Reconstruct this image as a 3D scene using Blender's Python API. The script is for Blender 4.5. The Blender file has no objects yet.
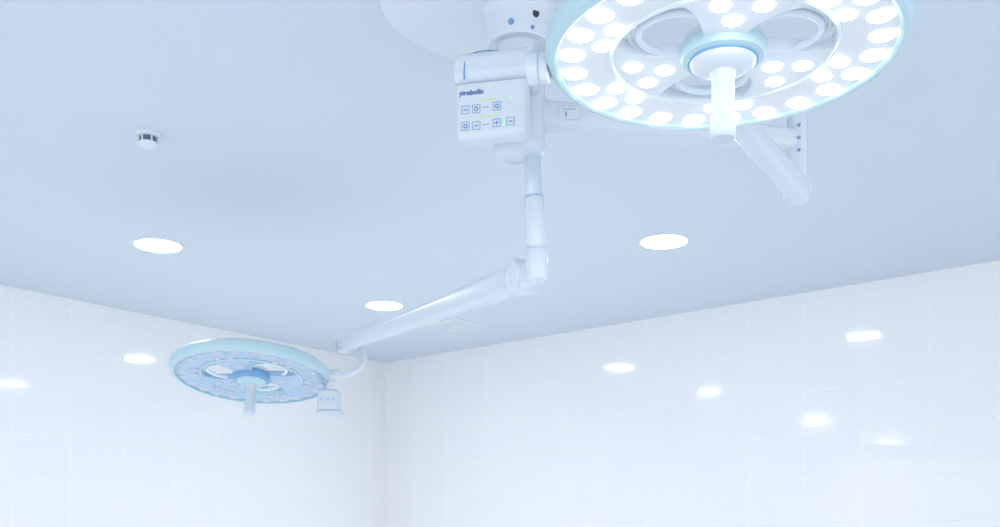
import bpy, bmesh, math
from mathutils import Vector, Matrix
D=bpy.data; S=bpy.context.scene
S.view_settings.view_transform='Standard'

# ---------------------------------------------------------------- materials
def mat(name,col,rough=.35,metal=0,emit=0,ecol=None,coat=0,noise=0.0):
    m=D.materials.new(name); m.use_nodes=True
    nt=m.node_tree; b=nt.nodes['Principled BSDF']
    b.inputs['Base Color'].default_value=(*col,1)
    b.inputs['Roughness'].default_value=rough
    b.inputs['Metallic'].default_value=metal
    b.inputs['Coat Weight'].default_value=coat
    if emit:
        b.inputs['Emission Color'].default_value=(*(ecol or col),1)
        b.inputs['Emission Strength'].default_value=emit
    t=nt.nodes.new('ShaderNodeTexNoise'); t.inputs['Scale'].default_value=3
    r=nt.nodes.new('ShaderNodeMapRange')
    r.inputs['To Min'].default_value=max(0,rough-.015); r.inputs['To Max'].default_value=rough+.015
    nt.links.new(t.outputs['Fac'],r.inputs['Value']); nt.links.new(r.outputs['Result'],b.inputs['Roughness'])
    return m
M_WHITE=mat('white_enamel',(.69,.755,.835),.26,coat=.25)
M_WHITE2=mat('white_plastic',(.72,.775,.84),.38)
M_CYAN=mat('pale_cyan_plastic',(.50,.69,.77),.35)
M_BLUE=mat('blue_ring_plastic',(.18,.40,.66),.35)
M_SEAM=mat('blue_seam',(.16,.32,.60),.4)
M_PALE=mat('pale_blue_seam',(.42,.54,.71),.4)
M_METAL=mat('brushed_steel',(.66,.75,.84),.28,metal=.35)
M_DARK=mat('dark_slot',(.03,.04,.06),.5)
M_GREY=mat('grey_slot',(.10,.14,.20),.5)
M_GREEN=mat('green_indicator',(.3,.9,.4),.4,emit=.5)
M_YEL=mat('yellow_indicator',(.60,.80,.22),.4,emit=.1)
M_ICON=mat('icon_blue',(.18,.36,.62),.5)
M_INK=mat('ink_blue',(.04,.12,.42),.5)
M_LED=mat('led_lens_lit',(1,1,1),.3,emit=9,ecol=(.98,.99,1))
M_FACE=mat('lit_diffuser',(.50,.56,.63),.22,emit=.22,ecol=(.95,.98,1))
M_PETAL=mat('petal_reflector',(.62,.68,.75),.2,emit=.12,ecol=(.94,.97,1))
M_LEDOFF=mat('led_lens_off',(.50,.56,.69),.15,coat=.5)
M_FACEOFF=mat('blue_diffuser',(.36,.53,.74),.2,coat=.4)
M_GLASS=mat('clear_vane',(.74,.82,.89),.12,coat=.4)
M_DOWN=mat('downlight_diffuser',(1,1,1),.4,emit=28,ecol=(1,.99,.98))
M_DOWN2=mat('downlight_diffuser_wide',(1,1,1),.4,emit=34,ecol=(1,.99,.98))

def ceiling_mat():
    m=mat('painted_ceiling',(.65,.725,.815),.55)
    nt=m.node_tree;b=nt.nodes['Principled BSDF']
    t=nt.nodes.new('ShaderNodeTexNoise');t.inputs['Scale'].default_value=60
    bp=nt.nodes.new('ShaderNodeBump');bp.inputs['Strength'].default_value=.03
    nt.links.new(t.outputs['Fac'],bp.inputs['Height']);nt.links.new(bp.outputs['Normal'],b.inputs['Normal'])
    return m
M_CEIL=ceiling_mat()
M_FLOOR=mat('vinyl_floor',(.86,.88,.90),.4)

def tile_mat(name,offx,offz):
    m=D.materials.new(name);m.use_nodes=True;nt=m.node_tree;N=nt.nodes;L=nt.links
    b=N['Principled BSDF']
    tc=N.new('ShaderNodeTexCoord');sx=N.new('ShaderNodeSeparateXYZ');cx=N.new('ShaderNodeCombineXYZ')
    L.new(tc.outputs['Object'],sx.inputs[0])
    ax=N.new('ShaderNodeMath');ax.operation='ADD';ax.inputs[1].default_value=offx
    az=N.new('ShaderNodeMath');az.operation='ADD';az.inputs[1].default_value=offz
    L.new(sx.outputs['X'],ax.inputs[0]);L.new(sx.outputs['Z'],az.inputs[0])
    L.new(ax.outputs[0],cx.inputs['X']);L.new(az.outputs[0],cx.inputs['Y'])
    br=N.new('ShaderNodeTexBrick');br.offset=0;br.squash=1
    br.inputs['Scale'].default_value=1;br.inputs['Brick Width'].default_value=.345
    br.inputs['Row Height'].default_value=.25;br.inputs['Mortar Size'].default_value=.0040
    br.inputs['Mortar Smooth'].default_value=.6;br.inputs['Bias'].default_value=0
    br.inputs['Color1'].default_value=(.86,.88,.91,1);br.inputs['Color2'].default_value=(.87,.89,.915,1)
    br.inputs['Mortar'].default_value=(.945,.96,.975,1)
    L.new(cx.outputs[0],br.inputs['Vector']);L.new(br.outputs['Color'],b.inputs['Base Color'])
    ns=N.new('ShaderNodeTexNoise');ns.inputs['Scale'].default_value=3.0
    L.new(tc.outputs['Object'],ns.inputs['Vector'])
    b1=N.new('ShaderNodeBump');b1.inputs['Strength'].default_value=.08;b1.inputs['Distance'].default_value=.01
    L.new(ns.outputs['Fac'],b1.inputs['Height'])
    inv=N.new('ShaderNodeMath');inv.operation='SUBTRACT';inv.inputs[0].default_value=1
    L.new(br.outputs['Fac'],inv.inputs[1])
    b2=N.new('ShaderNodeBump');b2.inputs['Strength'].default_value=.5;b2.inputs['Distance'].default_value=.003
    L.new(inv.outputs[0],b2.inputs['Height']);L.new(b1.outputs['Normal'],b2.inputs['Normal'])
    L.new(b2.outputs['Normal'],b.inputs['Normal'])
    b.inputs['Roughness'].default_value=.085
    b.inputs['IOR'].default_value=1.6
    return m

# ---------------------------------------------------------------- helpers
def empty(name,loc=(0,0,0),rot=(0,0,0)):
    e=D.objects.new(name,None);e.empty_display_size=.1
    S.collection.objects.link(e);e.location=loc;e.rotation_euler=rot;return e
def link(bm,name,m,parent=None,smooth=True,bevel=0,bseg=3,angle=40):
    bmesh.ops.recalc_face_normals(bm,faces=bm.faces)
    me=D.meshes.new(name);bm.to_mesh(me);bm.free()
    me.materials.append(m)
    o=D.objects.new(name,me);S.collection.objects.link(o)
    if parent: o.parent=parent
    if bevel:
        md=o.modifiers.new('bevel','BEVEL');md.width=bevel;md.segments=bseg;md.limit_method='ANGLE'
    if smooth:
        for p in me.polygons:p.use_smooth=True
        if not bevel: me.set_sharp_from_angle(angle=math.radians(angle))
        else:
            md.harden_normals=True
    return o
def lathe(name,prof,m,parent=None,seg=72,closed=False,mtx=None,angle=40):
    bm=bmesh.new();rings=[]
    for r,z in prof:
        if r<1e-6: rings.append([bm.verts.new((0,0,z))])
        else: rings.append([bm.verts.new((r*math.cos(2*math.pi*i/seg),r*math.sin(2*math.pi*i/seg),z)) for i in range(seg)])
    n=len(rings);rng=range(n if closed else n-1)
    for k in rng:
        a=rings[k];b=rings[(k+1)%n]
        for i in range(seg):
            j=(i+1)%seg
            if len(a)==1 and len(b)==1: continue
            if len(a)==1: bm.faces.new((a[0],b[i],b[j]))
            elif len(b)==1: bm.faces.new((a[i],a[j],b[0]))
            else: bm.faces.new((a[i],a[j],b[j],b[i]))
    if mtx: bmesh.ops.transform(bm,matrix=mtx,verts=bm.verts)
    return link(bm,name,m,parent,angle=angle)
def box(name,c,d,m,parent=None,bevel=0,bseg=4,mtx=None):
    bm=bmesh.new();bmesh.ops.create_cube(bm,size=1)
    bmesh.ops.scale(bm,vec=d,verts=bm.verts);bmesh.ops.translate(bm,vec=c,verts=bm.verts)
    if mtx: bmesh.ops.transform(bm,matrix=mtx,verts=bm.verts)
    return link(bm,name,m,parent,bevel=bevel,bseg=bseg,smooth=bevel>0,angle=50)
def axis_mtx(p,d):
    d=Vector(d).normalized();q=Vector((0,0,1)).rotation_difference(d)
    return Matrix.Translation(p)@q.to_matrix().to_4x4()
def cyl(name,p0,p1,r,m,parent=None,r2=None,ch=.004,seg=48):
    p0=Vector(p0);p1=Vector(p1);L=(p1-p0).length;r2=r if r2 is None else r2
    ch=min(ch,r*.45,L*.45)
    return lathe(name,[(0,0),(r-ch,0),(r-ch*.3,ch*.3),(r,ch),(r2,L-ch),(r2-ch*.3,L-ch*.3),(r2-ch,L),(0,L)],m,parent,seg,mtx=axis_mtx(p0,p1-p0))
def rrect(w,h,rad,n=6):
    pts=[]
    for (sx,sy,a0) in ((1,1,0),(-1,1,90),(-1,-1,180),(1,-1,270)):
        for i in range(n+1):
            a=math.radians(a0+90*i/n)
            pts.append((sx*(w/2-rad)+rad*math.cos(a),sy*(h/2-rad)+rad*math.sin(a)))
    return pts
def beam(name,p0,p1,w0,h0,w1,h1,m,parent,rr=.38,N=6,rd=.03):
    """straight tapered arm with rounded-rectangle section and rounded ends"""
    p0=Vector(p0);p1=Vector(p1);L=(p1-p0).length
    t=(p1-p0).normalized();side=t.cross(Vector((0,0,1))).normalized();up=side.cross(t).normalized()
    ts=[rd/L*(1-math.cos(math.radians(a))) for a in (0,18,36,54,72,90)]
    ts=ts+[rd/L+(1-2*rd/L)*i/N for i in range(1,N)]+[1-x for x in reversed(ts)]
    bm=bmesh.new();rings=[]
    for tt in ts:
        e=min(1,min(tt,1-tt)*L/rd);k=math.sqrt(max(0,1-(1-e)**2))*.5+.5
        w=(w0+(w1-w0)*tt)*k;h=(h0+(h1-h0)*tt)*k
        rings.append([bm.verts.new(p0.lerp(p1,tt)+side*x+up*y) for x,y in rrect(w,h,min(w,h)*rr)])
    n=len(rings[0])
    for k in range(len(rings)-1):
        for i in range(n):
            j=(i+1)%n;bm.faces.new((rings[k][i],rings[k][j],rings[k+1][j],rings[k+1][i]))
    bm.faces.new(rings[0]);bm.faces.new(rings[-1])
    return link(bm,name,m,parent,angle=50)
def tube(name,pts,r,m,parent=None):
    cu=D.curves.new(name,'CURVE');cu.dimensions='3D';cu.bevel_depth=r;cu.bevel_resolution=8;cu.resolution_u=16
    sp=cu.splines.new('BEZIER');sp.bezier_points.add(len(pts)-1)
    for bp,p in zip(sp.bezier_points,pts):
        bp.co=p;bp.handle_left_type=bp.handle_right_type='AUTO'
    cu.use_fill_caps=True;cu.materials.append(m)
    o=D.objects.new(name,cu);S.collection.objects.link(o)
    if parent:o.parent=parent
    return o
def text(name,s,size,m,parent,loc,rot=(0,0,0),align='CENTER',bold=0):
    cu=D.curves.new(name,'FONT');cu.body=s;cu.size=size;cu.align_x=align;cu.align_y='CENTER';cu.extrude=.0004;cu.offset=bold
    cu.materials.append(m);o=D.objects.new(name,cu);S.collection.objects.link(o)
    o.parent=parent;o.location=loc;o.rotation_euler=rot;return o

# ---------------------------------------------------------------- room
CZ=3.0
C0=Vector((-.908,8.01,0))
U=Vector((-.629,-.777,0)).normalized()
V=Vector((.777,-.629,0)).normalized()
def plan(u,v,z): return C0+U*u+V*v+Vector((0,0,z))
LEN=9.5
angV=math.atan2(V.y,V.x);angU=math.atan2(U.y,U.x)
def slab(name,origin,ang,x0,x1,y0,y1,z0,z1,m):
    o=box(name,((x0+x1)/2,(y0+y1)/2,(z0+z1)/2),(x1-x0,y1-y0,z1-z0),m)
    o.location=origin;o.rotation_euler=(0,0,ang);return o
slab('wall_right',C0,angV,0,LEN,0,.12,0,CZ,tile_mat('wall_tile_right',-.318+.345*4,-2.925+.25*20))
slab('wall_left',C0,angU,0,LEN,-.12,0,0,CZ,tile_mat('wall_tile_left',-.175+.345*4,-2.925+.25*20))
slab('ceiling',C0,angV,-.12,LEN,-LEN,.12,CZ,CZ+.12,M_CEIL)
slab('floor',C0,angV,-.12,LEN,-LEN,.12,-.12,0,M_FLOOR)

# ---------------------------------------------------------------- ceiling fittings
for i,(u,v,sc) in enumerate([(2.861,1.343,1),(1.322,1.338,1),(1.365,3.287,1),(5.53,1.30,1.45),(8.55,1.10,1.9)]):
    e=empty('recessed_downlight',plan(u,v,CZ));e.scale=(sc,sc,1)
    lathe('trim_ring',[(.108,0),(.108,-.004),(.112,-.007),(.118,-.006),(.122,-.002),(.122,0)],M_WHITE2,e,closed=True)
    lathe('diffuser',[(0,-.004),(.109,-.004),(.109,-.001),(0,-.001)],M_DOWN if sc==1 else M_DOWN2,e)
e=empty('smoke_detector',(-1.262,3.64,CZ))
lathe('base',[(0,0),(.047,0),(.047,-.008),(.044,-.011),(0,-.011)],M_WHITE2,e)
lathe('neck',[(.030,-.010),(.030,-.034)],M_GREY,e)
lathe('cap',[(0,-.028),(.030,-.028),(.035,-.031),(.033,-.038),(.024,-.043),(0,-.045)],M_WHITE2,e)
for k in range(6):
    a=k*math.pi/3+.2
    box('fin_%d'%k,(.032*math.cos(a),.032*math.sin(a),-.020),(.005,.005,.020),M_WHITE2,e)
e=empty('ceiling_vent',plan(.62,1.28,CZ),(0,0,angV))
M_VENT=mat('vent_white',(.72,.78,.845),.4)
for nm,c,d in [('frame_1',(0,.165,-.003),(.36,.03,.006)),('frame_2',(0,-.165,-.003),(.36,.03,.006)),('frame_3',(.165,0,-.003),(.03,.30,.006)),('frame_4',(-.165,0,-.003),(.03,.30,.006))]:
    box(nm,c,d,M_VENT,e)
for k in range(7):
    box('louver_%d'%k,(0,-.13+k*.043,-.002),(.30,.034,.003),M_VENT,e)

# ---------------------------------------------------------------- shared ceiling mount
HX,HY=.052,2.75
e=empty('surgical_light_ceiling_mount',(HX,HY,CZ))
lathe('canopy',[(0,0),(.378,0),(.378,-.006),(.366,-.014),(.31,-.026),(.20,-.034),(.09,-.036),(0,-.036)],M_WHITE2,e,96)
lathe('bell',[(.105,-.03),(.098,-.05),(.089,-.09),(.088,-.125),(.084,-.132),(.0,-.132)],M_WHITE,e)
lathe('spindle',[(.062,-.13),(.062,-.18)],M_WHITE,e)
lathe('housing',[(0,-.168),(.064,-.168),(.070,-.176),(.070,-.405),(.066,-.418),(.052,-.428),(0,-.432)],M_WHITE,e)
for k,(a,zz,mm,rr) in enumerate([(-105,-.105,M_ICON,.008),(-62,-.080,M_DARK,.010),(-68,-.118,M_SEAM,.005),(-135,-.070,M_ICON,.006)]):
    ar=math.radians(a);p=Vector((math.cos(ar),math.sin(ar),0))
    cyl('bolt_%d'%k,p*.082+Vector((0,0,zz)),p*.0925+Vector((0,0,zz)),rr,mm,e,seg=20,ch=.001)

# ---------------------------------------------------------------- control panel
th=math.radians(-13)
e=empty('control_panel',(-.020,2.62,2.635),(0,0,th))
box('body',(0,.012,.010),(.188,.066,.156),M_WHITE2,e,bevel=.018,bseg=6)
box('upper_cover',(.010,.030,.114),(.226,.125,.084),M_WHITE,e,bevel=.030,bseg=8)
tube('cover_line',[(-.066,-.0325,.080),(-.066,-.0335,.105),(-.060,-.028,.137),(-.035,-.018,.1535),(.02,-.010,.1555)],.0016,M_SEAM,e)
tube('cover_gap',[(-.094,-.0215,.0735),(.0,-.0225,.0735),(.096,-.0215,.0735)],.0014,M_PALE,e)
FY=-.0214
text('label',"yirobolin",.0180,M_INK,e,(-.050,FY-.0006,.049),(math.radians(90),0,0),bold=.0004)
def icon(nm,x,z,s,kind):
    t=.0012
    for k,(cx,cz,dx,dz) in enumerate([(0,s,2*s+t,t),(0,-s,2*s+t,t),(s,0,t,2*s+t),(-s,0,t,2*s+t)]):
        box('%s_edge_%d'%(nm,k),(x+cx,FY,z+cz),(dx,.0012,dz),M_ICON,e)
    if kind==0: box(nm+'_glyph',(x,FY,z),(s*1.0,.0012,s*.35),M_ICON,e)
    elif kind==1:
        lathe(nm+'_glyph',[(s*.3,-.0006),(s*.6,-.0006),(s*.6,.0006),(s*.3,.0006)],M_ICON,e,20,closed=True,mtx=Matrix.Translation((x,FY,z))@Matrix.Rotation(math.pi/2,4,'X'))
    else:
        box(nm+'_glyph_a',(x,FY,z),(s*1.1,.0012,s*.25),M_ICON,e);box(nm+'_glyph_b',(x,FY,z),(s*.25,.0012,s*1.1),M_ICON,e)
for k,(x,z,kd) in enumerate([(-.066,.006,0),(-.037,.006,1),(.017,.008,1),(-.066,-.036,1),(-.037,-.037,0),(.017,-.035,2),(.053,-.034,0)]):
    icon('button_%d'%k,x,z,.0098,kd)
for k,(x,z) in enumerate([(-.015,.008),(-.015,-.036)]):
    box('level_mark_%d'%k,(x,FY,z),(.010,.001,.0015),M_ICON,e);box('level_tick_%d'%k,(x+.009,FY,z),(.003,.001,.003),M_ICON,e)
for k in range(4):
    box('indicator_%d'%k,(-.026+k*.012,FY,.027),(.007,.0012,.003),M_YEL,e)
    box('indicator_b%d'%k,(-.026+k*.012,FY,-.016),(.007,.0012,.003),M_YEL,e)
for k,(x,z) in enumerate([(.055,.025),(.036,-.028),(.036,-.041)]):
    lathe('lamp_%d'%k,[(0,-.001),(.0030,-.001),(.0030,.001),(0,.001)],M_GREEN,e,16,mtx=Matrix.Translation((x,FY,z))@Matrix.Rotation(math.pi/2,4,'X'))

# ---------------------------------------------------------------- lamp head
def swirl_petal(name,a0,m,parent,z0,z1,hw=.50,sw=1.2):
    bm=bmesh.new();rs=[.06,.09,.12,.15,.18,.20,.222];A=[];Bv=[]
    K=8
    for r in rs:
        w=hw*(.95+.9*((r-.13)/.1)**2*.45)
        ac=a0+sw*(r-.14)
        A.append([bm.verts.new((r*math.cos(ac+w*(2*i/K-1)),r*math.sin(ac+w*(2*i/K-1)),z0)) for i in range(K+1)])
        Bv.append([bm.verts.new((r*math.cos(ac+w*(2*i/K-1)),r*math.sin(ac+w*(2*i/K-1)),z1)) for i in range(K+1)])
    n=len(rs)
    for k in range(n-1):
        for i in range(K):
            bm.faces.new((A[k][i],A[k][i+1],A[k+1][i+1],A[k+1][i]))
            bm.faces.new((Bv[k][i],Bv[k][i+1],Bv[k+1][i+1],Bv[k+1][i]))
        for i in (0,K): bm.faces.new((A[k][i],A[k+1][i],Bv[k+1][i],Bv[k][i]))
    for k in (0,n-1):
        for i in range(K): bm.faces.new((A[k][i],A[k][i+1],Bv[k][i+1],Bv[k][i]))
    return link(bm,name,m,parent,bevel=.004,bseg=3)
def lamp_head(root,loc,rot,on,spin,sc=1.0):
    h=empty('lamp_head',loc,rot);h.parent=root;h.scale=(sc,sc,sc)
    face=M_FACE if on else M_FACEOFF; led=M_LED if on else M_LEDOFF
    lathe('back_shell',[(.232,.020),(.250,.038),(.290,.046),(.325,.040),(.343,.024),(.340,.010),(.228,.010)],M_WHITE2,h,120,closed=True)
    lathe('rim',[(.343,.026),(.350,.020),(.352,.004),(.350,-.010),(.344,-.019),(.334,-.022),(.328,-.019),(.327,-.010),(.335,.010)],M_CYAN,h,120,closed=True)
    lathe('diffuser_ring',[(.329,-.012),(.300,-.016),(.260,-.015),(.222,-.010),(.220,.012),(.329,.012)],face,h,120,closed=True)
    lathe('inner_rim',[(.224,-.014),(.218,-.016),(.213,-.010),(.213,.018),(.218,.026),(.225,.022)],M_GLASS if on else M_CYAN,h,120,closed=True)
    def lens(nm,r,a,rad,z):
        lathe(nm,[(0,z-.007),(rad*.5,z-.006),(rad*.85,z-.003),(rad,z),(rad,z+.004)],led,h,24,mtx=Matrix.Translation((r*math.cos(a),r*math.sin(a),0)))
    n1=24
    for k in range(n1): lens('led_outer_%d'%k,.297,2*math.pi*k/n1,.0245,-.0155)
    for k in range(24):
        if k%4 in (0,1): lens('led_inner_%d'%k,.246,2*math.pi*(k+.5)/24,.0190,-.0140)
    for j in range(3):
        a=spin+j*2*math.pi/3
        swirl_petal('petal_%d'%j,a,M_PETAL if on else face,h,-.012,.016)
        lens('led_petal_%da'%j,.125,a,.0200,-.0118)
        lens('led_petal_%db'%j,.180,a-.22+.05,.0200,-.0118)
        lens('led_petal_%dc'%j,.180,a+.22+.05,.0200,-.0118)
        for q,(ra,rb) in enumerate([(.105,.19),(.15,.205)]):
            pts=[]
            for t in range(6):
                tt=t/5;aa=a+.42+tt*(2*math.pi/3-.84);rr=ra+(rb-ra)*math.sin(tt*math.pi*.8+.2)
                pts.append((rr*math.cos(aa),rr*math.sin(aa),.0+.008*q))
            tube('vane_%d_%d'%(j,q),pts,.006 if q else .008,M_GLASS,h)
    lathe('hub',[(0,.034),(.06,.030),(.078,.018),(.080,-.016),(.0,-.016)],M_WHITE2,h)
    lathe('hub_ring',[(.081,.006),(.084,.0),(.084,-.016),(.080,-.024),(.070,-.027),(.070,-.016)],M_CYAN if on else M_BLUE,h,closed=True)
    lathe('hub_ring_line',[(.0705,-.026),(.0690,-.030),(.0650,-.030),(.0650,-.024)],M_BLUE,h,closed=True)
    lathe('hub_lens',[(.066,-.026),(.064,-.034),(.054,-.042),(.036,-.047),(.028,-.050),(0,-.050)],M_WHITE2 if on else M_CYAN,h)
    lathe('handle',[(.027,-.048),(.0245,-.058),(.0225,-.070),(.0225,-.10),(.0235,-.135),(.0255,-.168),(.0255,-.176),(.022,-.181),(0,-.182)],M_HANDLE,h,40)
    return h
M_HANDLE=mat('handle_plastic',(.62,.69,.77),.35)

# ---------------------------------------------------------------- big lamp and its arm
r=empty('surgical_light')
LX,LY,LZ=.426,1.94,2.466
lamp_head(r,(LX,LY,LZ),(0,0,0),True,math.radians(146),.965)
A0=(HX,HY,2.690);A1=(.842,2.875,2.668)
beam('extension_arm',A0,A1,.070,.080,.056,.062,M_WHITE,r)
cyl('post',(.842,2.875,2.735),(.842,2.875,2.49),.028,M_WHITE,r)
for k,z in enumerate([2.70,2.665,2.63]):
    cyl('post_screw_%d'%k,(.838,2.84,z),(.838,2.848,z),.004,M_ICON,r,seg=16,ch=.001)
cyl('elbow',(.842,2.905,2.525),(.842,2.838,2.525),.034,M_WHITE,r)
beam('spring_arm',(.850,2.86,2.512),(.52,2.30,2.50),.058,.075,.050,.058,M_WHITE,r)
cyl('arm_knuckle',(.525,2.32,2.57),(.525,2.32,2.475),.028,M_WHITE,r)
yp=[(.525,2.32,2.565)]
for d in (75,100,125,145,160,168):
    a=math.radians(d);yp.append((LX+.374*math.cos(a),LY+.374*math.sin(a),2.545 if d<140 else (2.525 if d<165 else 2.48)))
tube('yoke',yp,.013,M_WHITE,r)
ba=math.radians(168);bd=Vector((math.cos(ba),math.sin(ba),0));bc=Vector((LX,LY,2.462))
cyl('yoke_bearing',bc+bd*.380,bc+bd*.336,.030,M_WHITE,r)
cyl('yoke_bearing_ring',bc+bd*.356,bc+bd*.353,.0312,M_PALE,r,ch=.001)
box('number_plate',(.185,2.733,2.684),(.052,.004,.032),M_WHITE2,r,bevel=.0015)
text('number','1',.020,M_DARK,r,(.178,2.7302,2.680),(math.radians(90),0,math.radians(9)))
box('plate_line',(.185,2.7305,2.694),(.036,.001,.0015),M_ICON,r)

# ---------------------------------------------------------------- second lamp and its arm
r=empty('surgical_light.001')
E=Vector((.100,2.75,2.262))
cyl('drop_tube_upper',(.088,2.75,2.58),(.092,2.75,2.45),.0225,M_METAL,r)
cyl('drop_tube_lower',(.092,2.75,2.462),(.098,2.75,2.325),.0265,M_WHITE,r)
cyl('tube_collar',(.092,2.75,2.466),(.0922,2.75,2.461),.0268,M_PALE,r,ch=.001)
cyl('elbow_socket',(.098,2.75,2.33),(.102,2.75,2.235),.030,M_WHITE,r,ch=.010)
cyl('elbow_ring',(.0985,2.75,2.322),(.0985,2.75,2.319),.0304,M_PALE,r,ch=.001)
F=Vector((-.695,4.50,2.418))
dr=(F-E).normalized();sd=dr.cross(Vector((0,0,1))).normalized()
K=E+dr*.09
cyl('elbow_knuckle',K-sd*.040,K+sd*.040,.048,M_WHITE,r,ch=.012)
cyl('elbow_pin',K-sd*.0415,K+sd*.0415,.024,M_WHITE2,r,ch=.002)
beam('elbow_link',E-dr*.02,K,.052,.060,.06,.085,M_WHITE,r,N=4,rd=.015)
beam('spring_arm',K,F,.062,.082,.046,.054,M_WHITE,r)
cyl('arm_end_knuckle',F-sd*.030,F+sd*.030,.032,M_WHITE,r,ch=.006)
cyl('arm_end_pin',F-sd*.033,F+sd*.033,.016,M_PALE,r,ch=.001)
hc=Vector((-1.066,4.36,2.265))
lamp_head(r,hc,(math.radians(-10.5),math.radians(1),0),False,math.radians(20),.97)
tube('yoke',[F+Vector((0,0,-.01)),(-.63,4.50,2.42),(-.605,4.48,2.375),(-.61,4.44,2.315),(-.66,4.40,2.275),(-.715,4.37,2.262)],.015,M_WHITE,r)
cyl('yoke_bearing',(-.740,4.365,2.262),(-.69,4.375,2.266),.026,M_WHITE,r)
tube('yoke_stem',[(-.70,4.37,2.27),(-.735,4.37,2.225),(-.740,4.37,2.19)],.012,M_WHITE,r)
box('yoke_controller',(-.736,4.37,2.155),(.095,.07,.095),M_HANDLE,r,bevel=.014)
box('yoke_controller_base',(-.728,4.37,2.100),(.112,.08,.022),M_HANDLE,r,bevel=.008)
for k in range(3):
    box('controller_button_%d'%k,(-.762+k*.026,4.334,2.158),(.010,.002,.010),M_PALE,r)

# ---------------------------------------------------------------- light and camera
w=D.worlds.new('World');S.world=w;w.use_nodes=True
bg=w.node_tree.nodes['Background'];bg.inputs[0].default_value=(.945,.975,1.0,1);bg.inputs[1].default_value=1.85
al=D.lights.new('added_fill_light','AREA');al.shape='SQUARE';al.size=3.4;al.energy=23;al.color=(.95,.98,1)  # added fill light below the view, brightens ceiling corner and walls; no real fixture
ao=D.objects.new('added_fill_light',al);S.collection.objects.link(ao)
ao.location=plan(1.85,1.85,.25);ao.rotation_euler=(math.pi,0,angV)

cam=D.cameras.new('camera');co=D.objects.new('camera',cam);S.collection.objects.link(co)
co.location=(0,0,1.5);co.rotation_euler=(math.radians(90),0,0)
cam.sensor_width=36;cam.lens=36.54;cam.shift_y=.2895;cam.clip_start=.05
S.camera=co
